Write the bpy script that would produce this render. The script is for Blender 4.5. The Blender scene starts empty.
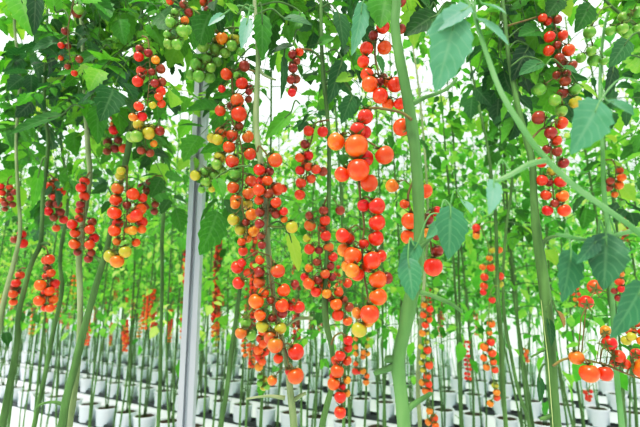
import bpy, math, random
from mathutils import Vector, Matrix, Quaternion

random.seed(11)
COL = bpy.context.scene.collection
PITCH = math.radians(10.2)
CAM_H = 1.63
F = 427.0
CP, SP = math.cos(PITCH), math.sin(PITCH)
ROW_T = 0.577                                     # rows run to the right and towards the camera: y + 0.577 x = c


def at(px, py, Y):
    """pixel + horizontal distance -> world point"""
    u, v = (px - 320) / F, (213.5 - py) / F
    t = Y / (CP - v * SP)
    return Vector((u * t, Y, CAM_H + t * SP + v * t * CP))


def tdepth(py, Y):
    return Y / (CP - (213.5 - py) / F * SP)


# ------------------------------------------------------------------ helpers
def link(name, me, parent=None, loc=None):
    o = bpy.data.objects.new(name, me)
    COL.objects.link(o)
    if parent is not None:
        o.parent = parent
    if loc is not None:
        o.location = loc
    return o


def tag(o, label=None, cat=None, group=None, kind=None):
    if label: o['label'] = label
    if cat: o['category'] = cat
    if group: o['group'] = group
    if kind: o['kind'] = kind
    return o


def empty(name, loc, label, cat, group=None):
    o = bpy.data.objects.new(name, None)
    o.empty_display_size = 0.05
    COL.objects.link(o)
    o.location = loc
    return tag(o, label, cat, group)


class MB:
    def __init__(self):
        self.v, self.f, self.m, self.t, self.q = [], [], [], [], []

    def add(self, vs, fs, mi=0, tint=0.5, q=None):
        b = len(self.v)
        self.q += q if q else [(0.5, 0.5)] * len(vs)
        self.v += [tuple(p) for p in vs]
        for f in fs:
            self.f.append(tuple(i + b for i in f))
            self.m.append(mi)
            self.t.append(tint)

    def tube(self, pts, rads, n=8, mi=0, tint=0.5, caps=True):
        pts = [Vector(p) for p in pts]
        k = len(pts)
        vs, fs = [], []
        up = Vector((0.31, 0.9, 0.17)).normalized()
        for i, p in enumerate(pts):
            d = (pts[min(i + 1, k - 1)] - pts[max(i - 1, 0)])
            d = d.normalized() if d.length > 1e-9 else Vector((0, 0, 1))
            a = up - d * up.dot(d)
            if a.length < 1e-3:
                a = Vector((1, 0, 0)) - d * d.x
            a.normalize()
            b = d.cross(a)
            up = a
            for j in range(n):
                an = 2 * math.pi * j / n
                vs.append(p + (a * math.cos(an) + b * math.sin(an)) * rads[i])
        for i in range(k - 1):
            for j in range(n):
                j2 = (j + 1) % n
                fs.append((i * n + j, i * n + j2, (i + 1) * n + j2, (i + 1) * n + j))
        if caps:
            fs.append(tuple(reversed(range(n))))
            fs.append(tuple(range((k - 1) * n, k * n)))
        self.add(vs, fs, mi, tint)

    def box(self, lo, hi, mi=0):
        x0, y0, z0 = lo
        x1, y1, z1 = hi
        vs = [(x0, y0, z0), (x1, y0, z0), (x1, y1, z0), (x0, y1, z0), (x0, y0, z1), (x1, y0, z1), (x1, y1, z1), (x0, y1, z1)]
        self.add(vs, [(3, 2, 1, 0), (4, 5, 6, 7), (0, 1, 5, 4), (1, 2, 6, 5), (2, 3, 7, 6), (3, 0, 4, 7)], mi)

    def lathe(self, prof, n=20, mi=0, centre=(0, 0, 0)):
        vs, fs = [], []
        for r, z in prof:
            for j in range(n):
                a = 2 * math.pi * j / n
                vs.append((centre[0] + r * math.cos(a), centre[1] + r * math.sin(a), centre[2] + z))
        for i in range(len(prof) - 1):
            for j in range(n):
                j2 = (j + 1) % n
                fs.append((i * n + j, i * n + j2, (i + 1) * n + j2, (i + 1) * n + j))
        self.add(vs, fs, mi)

    def mesh(self, name, mats, smooth=True):
        me = bpy.data.meshes.new(name)
        me.from_pydata(self.v, [], self.f)
        for m in mats:
            me.materials.append(m)
        me.polygons.foreach_set('material_index', self.m)
        if smooth:
            me.polygons.foreach_set('use_smooth', [True] * len(self.f))
        at_ = me.attributes.new('tint', 'FLOAT', 'FACE')
        at_.data.foreach_set('value', self.t)
        for k, nm in enumerate(('rib', 'along')):
            pa = me.attributes.new(nm, 'FLOAT', 'POINT')
            pa.data.foreach_set('value', [z[k] for z in self.q])
        me.update()
        return me


def spline(pts, sub=5):
    """Catmull-Rom through points (vectors of any size), returns list"""
    n = len(pts)
    if n < 3:
        return [pts[0] + (pts[-1] - pts[0]) * (i / sub) for i in range(sub + 1)]
    out = []
    for i in range(n - 1):
        p0 = pts[i - 1] if i else pts[0] * 2 - pts[1]
        p1, p2 = pts[i], pts[i + 1]
        p3 = pts[i + 2] if i + 2 < n else pts[-1] * 2 - pts[-2]
        t0 = 0.0                                   # centripetal: no loops where a short span follows a long one
        t1 = t0 + max((p1 - p0).length, 1e-6) ** .5
        t2 = t1 + max((p2 - p1).length, 1e-6) ** .5
        t3 = t2 + max((p3 - p2).length, 1e-6) ** .5
        for s in range(sub):
            t = t1 + (t2 - t1) * s / sub
            a1 = p0 * ((t1 - t) / (t1 - t0)) + p1 * ((t - t0) / (t1 - t0))
            a2 = p1 * ((t2 - t) / (t2 - t1)) + p2 * ((t - t1) / (t2 - t1))
            a3 = p2 * ((t3 - t) / (t3 - t2)) + p3 * ((t - t2) / (t3 - t2))
            b1 = a1 * ((t2 - t) / (t2 - t0)) + a2 * ((t - t0) / (t2 - t0))
            b2 = a2 * ((t3 - t) / (t3 - t1)) + a3 * ((t - t1) / (t3 - t1))
            out.append(b1 * ((t2 - t) / (t2 - t1)) + b2 * ((t - t1) / (t2 - t1)))
    out.append(pts[-1])
    return out


# ------------------------------------------------------------------ materials
def lin(h):
    h = h.lstrip('#')
    c = [int(h[i:i + 2], 16) / 255 for i in (0, 2, 4)]
    return tuple(x / 12.92 if x <= 0.04045 else ((x + 0.055) / 1.055) ** 2.4 for x in c) + (1,)


def new_mat(name):
    m = bpy.data.materials.new(name)
    m.use_nodes = True
    nt = m.node_tree
    nt.nodes.clear()
    out = nt.nodes.new('ShaderNodeOutputMaterial')
    return m, nt, out


def principled(nt, rough, spec=0.5):
    b = nt.nodes.new('ShaderNodeBsdfPrincipled')
    b.inputs['Roughness'].default_value = rough
    b.inputs['Specular IOR Level'].default_value = spec
    return b


def ramp(nt, stops):
    r = nt.nodes.new('ShaderNodeValToRGB')
    e = r.color_ramp.elements
    while len(e) < len(stops):
        e.new(0.5)
    for k, (p, c) in enumerate(stops):
        e[k].position = p
        e[k].color = lin(c)
    return r


def simple(name, col, rough=0.6, spec=0.4, col2=None, scale=8.0, bump=0.0, coord='Object', stretch=None, metal=0.0):
    m, nt, out = new_mat(name)
    b = principled(nt, rough, spec)
    b.inputs['Metallic'].default_value = metal
    tc = nt.nodes.new('ShaderNodeTexCoord')
    no = nt.nodes.new('ShaderNodeTexNoise')
    no.inputs['Scale'].default_value = scale
    no.inputs['Detail'].default_value = 4
    src = tc.outputs[coord]
    if stretch:
        mp = nt.nodes.new('ShaderNodeMapping')
        mp.inputs['Scale'].default_value = stretch
        nt.links.new(src, mp.inputs['Vector'])
        src = mp.outputs['Vector']
    nt.links.new(src, no.inputs['Vector'])
    r = ramp(nt, [(0.3, col), (0.7, col2 or col)])
    nt.links.new(no.outputs['Fac'], r.inputs['Fac'])
    nt.links.new(r.outputs['Color'], b.inputs['Base Color'])
    if bump:
        bp = nt.nodes.new('ShaderNodeBump')
        bp.inputs['Strength'].default_value = bump
        bp.inputs['Distance'].default_value = 0.004
        nt.links.new(no.outputs['Fac'], bp.inputs['Height'])
        nt.links.new(bp.outputs['Normal'], b.inputs['Normal'])
    nt.links.new(b.outputs[0], out.inputs[0])
    return m


def leaf_mat(name, stops, tstops, trans=0.45, rough=0.5, spec=0.35):
    """leaf: glossy-diffuse upper, translucent body; colour varies by leaflet and by object"""
    m, nt, out = new_mat(name)
    at_ = nt.nodes.new('ShaderNodeAttribute'); at_.attribute_name = 'tint'
    oi = nt.nodes.new('ShaderNodeObjectInfo')
    mx = nt.nodes.new('ShaderNodeMath'); mx.operation = 'MULTIPLY_ADD'
    mx.inputs[1].default_value = 0.3; mx.inputs[2].default_value = -0.15
    nt.links.new(oi.outputs['Random'], mx.inputs[0])
    tc = nt.nodes.new('ShaderNodeTexCoord')
    no = nt.nodes.new('ShaderNodeTexNoise'); no.inputs['Scale'].default_value = 45; no.inputs['Detail'].default_value = 3
    nt.links.new(tc.outputs['Object'], no.inputs['Vector'])
    nm = nt.nodes.new('ShaderNodeMath'); nm.operation = 'MULTIPLY_ADD'
    nm.inputs[1].default_value = 0.3; nm.inputs[2].default_value = -0.15
    nt.links.new(no.outputs['Fac'], nm.inputs[0])
    a1 = nt.nodes.new('ShaderNodeMath'); a1.operation = 'ADD'
    a2 = nt.nodes.new('ShaderNodeMath'); a2.operation = 'ADD'; a2.use_clamp = True
    nt.links.new(at_.outputs['Fac'], a1.inputs[0]); nt.links.new(mx.outputs[0], a1.inputs[1])
    nt.links.new(a1.outputs[0], a2.inputs[0]); nt.links.new(nm.outputs[0], a2.inputs[1])
    r1, r2 = ramp(nt, stops), ramp(nt, tstops)
    nt.links.new(a2.outputs[0], r1.inputs['Fac']); nt.links.new(a2.outputs[0], r2.inputs['Fac'])
    # veins: the midrib and side veins running out to the edge
    def math_(op, a, b_=None, clamp=False):
        k = nt.nodes.new('ShaderNodeMath'); k.operation = op; k.use_clamp = clamp
        for i, x in enumerate((a, b_)):
            if x is None: continue
            if isinstance(x, (int, float)): k.inputs[i].default_value = x
            else: nt.links.new(x, k.inputs[i])
        return k.outputs[0]
    ar = nt.nodes.new('ShaderNodeAttribute'); ar.attribute_name = 'rib'
    al = nt.nodes.new('ShaderNodeAttribute'); al.attribute_name = 'along'
    ph = math_('SUBTRACT', math_('MULTIPLY', al.outputs['Fac'], 7.0), math_('MULTIPLY', ar.outputs['Fac'], 1.6))
    sv = math_('ABSOLUTE', math_('SUBTRACT', math_('FRACT', ph), 0.5))
    sv = math_('MULTIPLY', math_('SUBTRACT', 0.12, sv), 8.0, True)
    mv = math_('MULTIPLY', math_('SUBTRACT', 0.14, ar.outputs['Fac']), 8.0, True)
    vein = math_('MULTIPLY', math_('MAXIMUM', sv, mv), 0.12)
    mxv = nt.nodes.new('ShaderNodeMixRGB'); mxv.inputs[2].default_value = lin('#d5e6b8')
    nt.links.new(vein, mxv.inputs[0]); nt.links.new(r1.outputs['Color'], mxv.inputs[1])
    b = principled(nt, rough, spec)
    nt.links.new(mxv.outputs[0], b.inputs['Base Color'])
    bp = nt.nodes.new('ShaderNodeBump'); bp.inputs['Strength'].default_value = 0.35; bp.inputs['Distance'].default_value = 0.003
    nt.links.new(no.outputs['Fac'], bp.inputs['Height']); nt.links.new(bp.outputs['Normal'], b.inputs['Normal'])
    tr = nt.nodes.new('ShaderNodeBsdfTranslucent')
    nt.links.new(r2.outputs['Color'], tr.inputs['Color'])
    ms = nt.nodes.new('ShaderNodeMixShader'); ms.inputs[0].default_value = trans
    nt.links.new(b.outputs[0], ms.inputs[1]); nt.links.new(tr.outputs[0], ms.inputs[2])
    nt.links.new(ms.outputs[0], out.inputs[0])
    return m


LEAF = leaf_mat('tomato_leaf', [(0.0, '#0f3d14'), (0.35, '#2a6b20'), (0.65, '#4c9029'), (1.0, '#7fa83a')],
                [(0.0, '#2c6f14'), (0.4, '#5da623'), (0.75, '#97cc35'), (1.0, '#c8e05a')], 0.42)  # near greens darkened, painting in the shade of the canopy overhead
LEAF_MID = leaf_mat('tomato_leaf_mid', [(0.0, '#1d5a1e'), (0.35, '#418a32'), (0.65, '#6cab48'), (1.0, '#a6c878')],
                [(0.0, '#469a22'), (0.4, '#80c838'), (0.75, '#b6e452'), (1.0, '#dcf084')], 0.52)  # brighter and yellower, with a backlit look put into the colour
LEAF_FAR = leaf_mat('tomato_leaf_hazed', [(0.0, '#2a6b35'), (0.35, '#4d9a50'), (0.7, '#7dbb74'), (1.0, '#add6a4')],
                    [(0.0, '#4a9434'), (0.4, '#80c655'), (0.75, '#aede7c'), (1.0, '#d9f0b4')], 0.48)  # distant haze and glare painted in as paler greens
LEAF_BLUE = leaf_mat('tomato_leaf_sky_sheen', [(0.0, '#245a3c'), (0.5, '#437a5c'), (1.0, '#7ba890')],
                     [(0.0, '#2f7a34'), (0.5, '#4c9450'), (1.0, '#84b884')], 0.28, 0.42, 0.5)  # bluish cast paints the sky's sheen and haze onto near leaves
LEAF_DARK = leaf_mat('tomato_leaf_dark', [(0.0, '#0d3218'), (0.5, '#1d4f28'), (1.0, '#3d7444')],
                     [(0.0, '#1c5a1c'), (0.5, '#2f7a28'), (1.0, '#58963c')], 0.3)
STEM = simple('tomato_stem', '#3c5a2a', 0.6, 0.3, '#62804a', 30, 0.4, stretch=(1, 1, 0.25))  # stem greens kept dark to carry canopy shade in the colour
STEM_MAIN = simple('tomato_stem_thick', '#3f6230', 0.6, 0.3, '#688a55', 26, 0.5, stretch=(1, 1, 0.2))
STEM_OLD = simple('tomato_stem_weathered', '#64764a', 0.65, 0.3, '#8f9876', 30, 0.4, stretch=(1, 1, 0.25))
STEM_PALE = simple('tomato_stem_pale', '#55804a', 0.6, 0.3, '#7a9f6c', 20, 0.2, stretch=(1, 1, 0.25))
STALK = simple('fruit_stalk', '#6a5238', 0.6, 0.3, '#7a7440', 60, 0.2)
STALK_G = simple('fruit_stalk_green', '#587a38', 0.6, 0.3, '#767a42', 60, 0.2)
CALYX = simple('tomato_calyx', '#4a6b2c', 0.6, 0.3, '#7a6a3a', 40)


def tomato_mat(name, body, shoulder, tip):
    m, nt, out = new_mat(name)
    tc = nt.nodes.new('ShaderNodeTexCoord')
    sp = nt.nodes.new('ShaderNodeSeparateXYZ')
    nt.links.new(tc.outputs['Object'], sp.inputs[0])
    no = nt.nodes.new('ShaderNodeTexNoise'); no.inputs['Scale'].default_value = 1.6; no.inputs['Detail'].default_value = 2
    oi = nt.nodes.new('ShaderNodeObjectInfo')
    vm = nt.nodes.new('ShaderNodeVectorMath'); vm.operation = 'ADD'
    nt.links.new(tc.outputs['Object'], vm.inputs[0]); nt.links.new(oi.outputs['Random'], vm.inputs[1])
    nt.links.new(vm.outputs[0], no.inputs['Vector'])
    a = nt.nodes.new('ShaderNodeMath'); a.operation = 'MULTIPLY_ADD'; a.inputs[1].default_value = 0.5; a.inputs[2].default_value = 0.15
    nt.links.new(sp.outputs['Z'], a.inputs[0])
    b2 = nt.nodes.new('ShaderNodeMath'); b2.operation = 'MULTIPLY_ADD'; b2.inputs[1].default_value = 0.7
    nt.links.new(no.outputs['Fac'], b2.inputs[0]); nt.links.new(a.outputs[0], b2.inputs[2])
    r = ramp(nt, [(0.12, tip), (0.38, body), (0.72, body), (0.98, shoulder)])  # ripeness from tip to shoulder, strengthened to paint in shaded sides
    nt.links.new(b2.outputs[0], r.inputs['Fac'])
    hs = nt.nodes.new('ShaderNodeHueSaturation')
    hm = nt.nodes.new('ShaderNodeMath'); hm.operation = 'MULTIPLY_ADD'; hm.inputs[1].default_value = 0.024; hm.inputs[2].default_value = 0.492
    nt.links.new(oi.outputs['Random'], hm.inputs[0]); nt.links.new(hm.outputs[0], hs.inputs['Hue'])
    nt.links.new(r.outputs['Color'], hs.inputs['Color'])
    b = principled(nt, 0.28, 0.5)
    nt.links.new(hs.outputs['Color'], b.inputs['Base Color'])
    b.inputs['Subsurface Weight'].default_value = 0.12
    b.inputs['Subsurface Radius'].default_value = (0.5, 0.15, 0.05)
    b.inputs['Subsurface Scale'].default_value = 0.01
    nt.links.new(b.outputs[0], out.inputs[0])
    return m


TOM = {
    'R': tomato_mat('tomato_red', '#c92c0a', '#b5521a', '#cf3c10'),
    'O': tomato_mat('tomato_orange_red', '#de430a', '#bd6c1a', '#e25a12'),
    'A': tomato_mat('tomato_amber', '#cf6f14', '#a08028', '#d88420'),
    'Y': tomato_mat('tomato_yellow_green', '#a59a2a', '#77903a', '#c09a30'),
    'G': tomato_mat('tomato_green', '#6f9838', '#55822e', '#86a444'),
    'M': tomato_mat('tomato_half_ripe_leaf_glow', '#c0561a', '#62782c', '#d0400e'),  # half ripe; its green also paints light reflected from the leaves
    'B': tomato_mat('tomato_brown_red', '#852a14', '#64481e', '#943a1c'),
}

# ------------------------------------------------------------------ tomato, calyx
def tomato_mesh(mat, seg=18, rings=12):
    mb = MB()
    prof = []
    for i in range(rings + 1):
        a = math.pi * i / rings
        r, z = math.sin(a), -math.cos(a) * 0.97
        if z > 0.6:
            z -= 0.16 * ((z - 0.6) / 0.37) ** 2
        prof.append((max(r, 0.001), z))
    mb.lathe(prof, seg)
    return mb.mesh('tomato', [mat])


def calyx_mesh(n=5, long=1.1):
    mb = MB()
    for k in range(n):
        a0 = 2 * math.pi * k / n + random.uniform(-.2, .2)
        d = Vector((math.cos(a0), math.sin(a0), 0)); s = Vector((-d.y, d.x, 0))
        L = long * random.uniform(.8, 1.15)
        curl = random.uniform(-.1, .35)
        vs, fs = [], []
        for i in range(5):
            t = i / 4
            w = 0.19 * (1 - t) ** 0.6 + 0.01
            p = d * (0.06 + L * t) + Vector((0, 0, 0.87 + 0.16 * math.sin(t * 2.2) + curl * t * t))
            vs += [p - s * w, p + Vector((0, 0, 0.03)), p + s * w]
        for i in range(4):
            b = i * 3
            fs += [(b, b + 1, b + 4, b + 3), (b + 1, b + 2, b + 5, b + 4)]
        mb.add(vs, fs)
    mb.lathe([(0.09, 0.8), (0.13, 0.9), (0.07, 0.98)], 6)
    return mb.mesh('calyx', [CALYX])


TOM_ME = {k: tomato_mesh(m) for k, m in TOM.items()}
CAL_ME = [calyx_mesh() for _ in range(4)]


def add_tomato(root, c, r, up, key, calyx=True):
    o = bpy.data.objects.new('tomato', TOM_ME[key])
    COL.objects.link(o)
    o.parent = root
    o.location = c - root.location
    q = Vector((0, 0, 1)).rotation_difference(up.normalized())
    o.rotation_mode = 'QUATERNION'
    o.rotation_quaternion = q @ Quaternion((0, 0, 1), random.uniform(0, 6.28))
    o.scale = (r, r, r * random.uniform(.98, 1.08))
    if calyx:
        k = bpy.data.objects.new('calyx', random.choice(CAL_ME))
        COL.objects.link(k)
        k.parent = o
    return o


def parse(s):
    out = []
    for tok in s.replace('\n', ' ').split():
        c = tok[-1]
        x, y, d = (float(q) for q in tok[:-1].split(','))
        out.append((x, y, d, c))
    return out


def cluster(label, Y0, data, att, rachis=None, stalk=None, group=None, gain=1.08, calyx=True):
    """one truss: tomatoes at their places around a drooping stalk. att: stem end of the stalk"""
    T = parse(data)
    stalk = stalk or STALK
    pts = []
    for x, y, d, c in T:
        t = tdepth(y, Y0)
        pts.append([at(x, y, Y0), d * (gain if d < 12 else 1 + (gain - 1) * .3) / 2 / F * t, c, (x, y, d)])
    # pile them front to back so that they touch without sinking into each other
    random.seed(int(Y0 * 1000) + len(T))
    for p in pts:
        p[0] = p[0] + Vector((0, random.uniform(-.5, .5) * p[1] - (p[3][2] - 8) * 0.0014, 0))
    for it in range(60):
        moved = False
        for i in range(len(pts)):
            for j in range(i + 1, len(pts)):
                a, b = pts[i], pts[j]
                dv = b[0] - a[0]
                need = (a[1] + b[1]) * 0.98
                if dv.length < need:
                    lat2 = dv.x ** 2 + dv.z ** 2
                    gap = math.sqrt(max(need * need - lat2, 0)) - abs(dv.y)
                    if gap < 1e-5:
                        continue
                    s = 1 if dv.y > 0 or (dv.y == 0 and i % 2) else -1
                    a[0].y -= s * gap / 2
                    b[0].y += s * gap / 2
                    moved = True
        if not moved:
            break
    # rachis
    if rachis is None:
        ys = sorted(T, key=lambda q: q[1])
        n = max(2, min(6, len(ys) // 3))
        rachis = []
        for k in range(n):
            seg = ys[k * len(ys) // n:(k + 1) * len(ys) // n]
            rachis.append((sum(q[0] for q in seg) / len(seg), sum(q[1] for q in seg) / len(seg) - 3))
    path = [at(x, y, Y0) for x, y in att] + [at(x, y, Y0) for x, y in rachis]
    sp = spline(path, 5)
    mr = sum(p[1] for p in pts) / len(pts)
    mb = MB()
    mb.tube(sp, [mr * (0.21 - 0.09 * i / len(sp)) for i in range(len(sp))], 7)
    low = min(p[0].z - p[1] for p in pts)
    cx = sum((p[0] for p in pts), Vector()) / len(pts)
    base = Vector((cx.x, cx.y, low))
    root = empty('tomato_cluster', base, label, 'tomato cluster', group)
    for c, r, key, _ in pts:
        best = min(sp, key=lambda q: (q - (c + Vector((0, 0, r * 1.3)))).length)
        up = best - c
        if up.length < r * 0.6:
            up = Vector((random.uniform(-.5, .5), random.uniform(-.2, .8), 1))
        up = up.normalized()
        up = (up + Vector((0, -.5, 0.75))).normalized()
        tip = c + up * r * 0.86
        mid = (tip + best) / 2 + Vector((0, 0, 0.25 * (tip - best).length)) + up * r * .1
        knuckle = tip.lerp(mid, 0.5)
        mb.tube([best, mid, knuckle, tip], [r * .09, r * .085, r * .115, r * .08], 6)
        add_tomato(root, c, r, up, key, calyx)
    for v in range(len(mb.v)):
        mb.v[v] = tuple(Vector(mb.v[v]) - base)
    link('stalk', mb.mesh('stalk', [stalk]), root)
    return root


# ------------------------------------------------------------------ leaves
def leaflet(mb, base, d, nrm, L, W, seg=6, droop=0.3, fold=0.25, tint=0.5, mi=0, serr=0.12, rnd=random):
    d = d.normalized()
    s = d.cross(nrm)
    if s.length < 1e-4:
        s = d.cross(Vector((0.3, 0.5, 0.8)))
    s.normalize()
    n = s.cross(d).normalized()
    vs, fs, qs = [], [], []
    tw = rnd.uniform(-.35, .35)
    for i in range(seg + 1):
        t = i / seg
        p = base + d * (L * t) - n * (droop * L * t * t)
        w = W * (math.sin(math.pi * min(1, t * 0.94 + 0.06) ** 0.72) ** 0.85) if t < 1 else 0.0
        if 0 < i < seg:
            w *= 1 + (serr if i % 2 else -serr) + rnd.uniform(-.06, .06)
        if i == 0:
            w = W * 0.12
        cs = s * math.cos(tw * t) + n * math.sin(tw * t)
        e = n * (fold * w)
        fw = d * (w * 0.15)
        vs += [p - cs * w + e + fw, p - cs * w * .5 + e * .65, p, p + cs * w * .5 + e * .65, p + cs * w + e + fw]
        qs += [(1, t), (.5, t), (0, t), (.5, t), (1, t)]
    for i in range(seg):
        b = i * 5
        for k in range(4):
            fs.append((b + k, b + k + 1, b + k + 6, b + k + 5))
    mb.add(vs, fs, mi, tint, qs)


def leaflet_low(mb, base, d, nrm, L, W, droop, tint, rnd=random):
    d = d.normalized()
    s = d.cross(nrm)
    if s.length < 1e-4:
        s = Vector((1, 0, 0))
    s.normalize()
    n = s.cross(d).normalized()
    f = n * (0.22 * W)
    a, b, c, e = base, base + d * L * .38 - n * droop * L * .1, base + d * L * .72 - n * droop * L * .45, base + d * L - n * droop * L
    vs = [a, b - s * W + f, b, b + s * W + f, c - s * W * .72 + f * .7, c, c + s * W * .72 + f * .7, e]
    mb.add(vs, [(0, 2, 1), (0, 3, 2), (1, 2, 5, 4), (2, 3, 6, 5), (4, 5, 7), (5, 6, 7)], 0, tint)


def compound(mb, base, d, length, lf, rnd, low=False, tint0=None, seg=6, stem_mi=1, droop=0.55, pairs=3, pet=None, thick=1.0):
    """a whole tomato leaf: rachis arching out and down, pairs of leaflets and one at the tip"""
    d = d.normalized()
    side = d.cross(Vector((0, 0, 1)))
    if side.length < .05:
        side = Vector((1, 0, 0))
    side.normalize()
    side = (side + Vector((0, 0, rnd.uniform(-.35, .35)))).normalized()
    pts = []
    for i in range(7):
        t = i / 6
        pts.append(base + d * (length * t) - Vector((0, 0, droop * length * t * t)))
    mb.tube(pts, [0.0032 * thick * (1 - .65 * i / 6) for i in range(7)], 3 if low else 5, stem_mi, 0.5, False)
    tint0 = rnd.uniform(.15, .85) if tint0 is None else tint0
    first = 0.35 if pet is None else pet
    for k in range(pairs):
        t = first + (0.93 - first) * k / max(pairs - 1, 1) * .92
        i = min(int(t * 6), 5)
        q = pts[i].lerp(pts[i + 1], t * 6 - i)
        ax = (pts[i + 1] - pts[i]).normalized()
        for sg in (-1, 1):
            if rnd.random() < .06:
                continue
            dd = (side * sg * rnd.uniform(.8, 1.1) + ax * rnd.uniform(.25, .7) + Vector((0, 0, rnd.uniform(-.55, .15)))).normalized()
            nn = (Vector((0, 0, 1)) + Vector((rnd.uniform(-.6, .6), rnd.uniform(-.6, .6), 0))).normalized()
            L = lf * rnd.uniform(.7, 1.1) * (0.75 + 0.35 * k / pairs)
            ti = min(1, max(0, tint0 + rnd.uniform(-.28, .28)))
            q2 = q + dd * lf * .12
            if low:
                leaflet_low(mb, q2, dd, nn, L, L * rnd.uniform(.27, .36), rnd.uniform(.1, .5), ti, rnd)
            else:
                leaflet(mb, q2, dd, nn, L, L * rnd.uniform(.26, .36), seg, rnd.uniform(.1, .5), rnd.uniform(.1, .4), ti, 0, .13, rnd)
    ax = (pts[-1] - pts[-2]).normalized()
    nn = (Vector((0, 0, 1)) + Vector((rnd.uniform(-.6, .6), rnd.uniform(-.6, .6), 0))).normalized()
    L = lf * rnd.uniform(1.0, 1.25)
    ti = min(1, max(0, tint0 + rnd.uniform(-.2, .2)))
    if low:
        leaflet_low(mb, pts[-1], ax, nn, L, L * .33, .3, ti, rnd)
    else:
        leaflet(mb, pts[-1], ax, nn, L, L * .34, seg, .3, .25, ti, 0, .13, rnd)


# canonical whole leaves (1 m long along +X, scaled when placed)
def leaf_variant(mat, seed, pet):
    r = random.Random(seed)
    mb = MB()
    compound(mb, Vector(), Vector((1, 0, 0.12)), 1.0, r.uniform(.22, .3), r, False, r.uniform(.2, .8), 8, 1, r.uniform(.25, .5), r.choice((3, 3, 4)), pet, 2.2)
    return mb.mesh('leaf', [mat, STEM])


LEAVES = {'n': [leaf_variant(LEAF, 50 + k, .35 + .05 * (k % 4)) for k in range(10)],
          'd': [leaf_variant(LEAF_DARK, 80 + k, .4) for k in range(5)],
          'b': [leaf_variant(LEAF_BLUE, 90 + k, .45) for k in range(4)]}


# ------------------------------------------------------------------ plants near the camera
class Plant:
    def __init__(self, label, Y, pts, mat=STEM, group=None, ground=True, top=None, Ys=None):
        """pts: (px, py, width in px) from the ground end to the top"""
        self.Y = Y
        P, R = [], []
        for k, (x, y, w) in enumerate(pts):
            yy = Ys[k] if Ys else Y
            P.append(at(x, y, yy))
            R.append(w / 2 / F * tdepth(y, yy))
        if ground:
            p0, p1 = P[0], P[min(2, len(P) - 1)]
            dx = (p0 - p1) / max((p1 - p0).length, .01)
            g = Vector((p0.x + dx.x * .25 * p0.z, p0.y, 0.0))
            m = Vector((p0.x + dx.x * .18 * p0.z, p0.y, p0.z * .5))
            P = [g, m] + P
            R = [R[0] * 1.15, R[0] * 1.08] + R
        if top:
            q = P[-1].copy()
            P.append(Vector((q.x + random.uniform(-.06, .06), q.y + random.uniform(-.05, .05), (q.z + top) / 2)))
            P.append(Vector((q.x + random.uniform(-.1, .1), q.y, top)))
            R += [R[-1] * .8, R[-1] * .5]
        vv = spline([Vector((p.x, p.y, p.z, r)) for p, r in zip(P, R)], 6)
        self.path = [Vector(v[:3]) for v in vv]
        self.base = Vector((P[0].x, P[0].y, min(p.z for p in P) if ground else P[0].z))
        self.root = empty('tomato_plant', self.base, label, 'tomato plant', group)
        mb = MB()
        n = len(self.path)
        rr = []
        for i, v in enumerate(vv):
            rr.append(v[3] * .94 * (1 + .06 * max(0, math.sin(i * .55 + Y * 9)) ** 4))
        mb.tube([p - self.base for p in self.path], rr, 12)
        link('stem', mb.mesh('stem', [mat]), self.root)
        self.mat = mat

    def branch(self, pts, name='side_branch', mat=None, Y=None):
        Y = Y or self.Y
        P = [at(x, y, Y) - self.base for x, y, w in pts]
        R = [w / 2 / F * tdepth(y, Y) for x, y, w in pts]
        vv = spline([Vector((p.x, p.y, p.z, r)) for p, r in zip(P, R)], 5)
        mb = MB()
        mb.tube([Vector(v[:3]) for v in vv], [v[3] for v in vv], 8)
        return link(name, mb.mesh(name, [mat or self.mat]), self.root)

    def blade(self, base, tip, width, Y, mat=LEAF_BLUE, frm=None, tint=.5, tilt=0.0, fold=.25, label=None, pw=2.0):
        """one big leaflet seen singly, with its petiole; pixel base -> tip"""
        b, t = at(base[0], base[1], Y), at(tip[0], tip[1], Y - .02)
        d = t - b
        L = d.length
        W = width / 2 / F * tdepth(base[1], Y)
        n = Vector((tilt, -1, .35))
        mb = MB()
        r = random.Random(int(base[0] * 7 + base[1]))
        leaflet(mb, b, d, n, L, W, 12, .12, fold, tint, 0, .07, r)
        if frm is not None:
            q = at(frm[0], frm[1], frm[2] if len(frm) > 2 else Y)
            m = (q + b) / 2 + Vector((0, 0, .02))
            w = pw / 2 / F * Y
            mb.tube(spline([q, m, b, b + d * .25 + Vector((0, -.0015, 0))], 4), [w] * 9 + [w * .8] * 2 + [w * .5] * 2, 6, 1)
        mb.v = [tuple(Vector(v) - self.base) for v in mb.v]
        o = link('leaf', mb.mesh('leaf', [mat, STEM_PALE if mat is LEAF_BLUE else STEM]), self.root)
        if label:
            o['label'] = label
        return o

    def scatter(self, n, box, kinds='n', dY=(-.1, .3), reach=(.16, .42), seed=1):
        """whole leaves reaching from the stem towards places inside a pixel box"""
        r = random.Random(seed * 77 + int(self.Y * 100))
        for _ in range(n):
            px, py = r.uniform(box[0], box[2]), r.uniform(box[1], box[3])
            T = at(px, py, self.Y + r.uniform(*dY))
            cands = [p for p in self.path if p.z > 1.0]
            cands.sort(key=lambda p: abs((p - T).length - r.uniform(*reach) * .8) + (0.15 if p.z < T.z - .05 else 0))
            S = cands[0]
            d = T - S
            L = max(.15, min(d.length * 1.1, r.uniform(.24, .36)))
            yaw = math.atan2(d.y, d.x)
            el = math.asin(max(-1, min(1, d.z / max(d.length, .01))))
            o = bpy.data.objects.new('leaf', r.choice(LEAVES[r.choice(kinds)]))
            COL.objects.link(o)
            o.parent = self.root
            o.location = S - self.base
            o.rotation_euler = (r.uniform(-.5, .5), -(el + .25), yaw)
            o.scale = (L, L, L)


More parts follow.
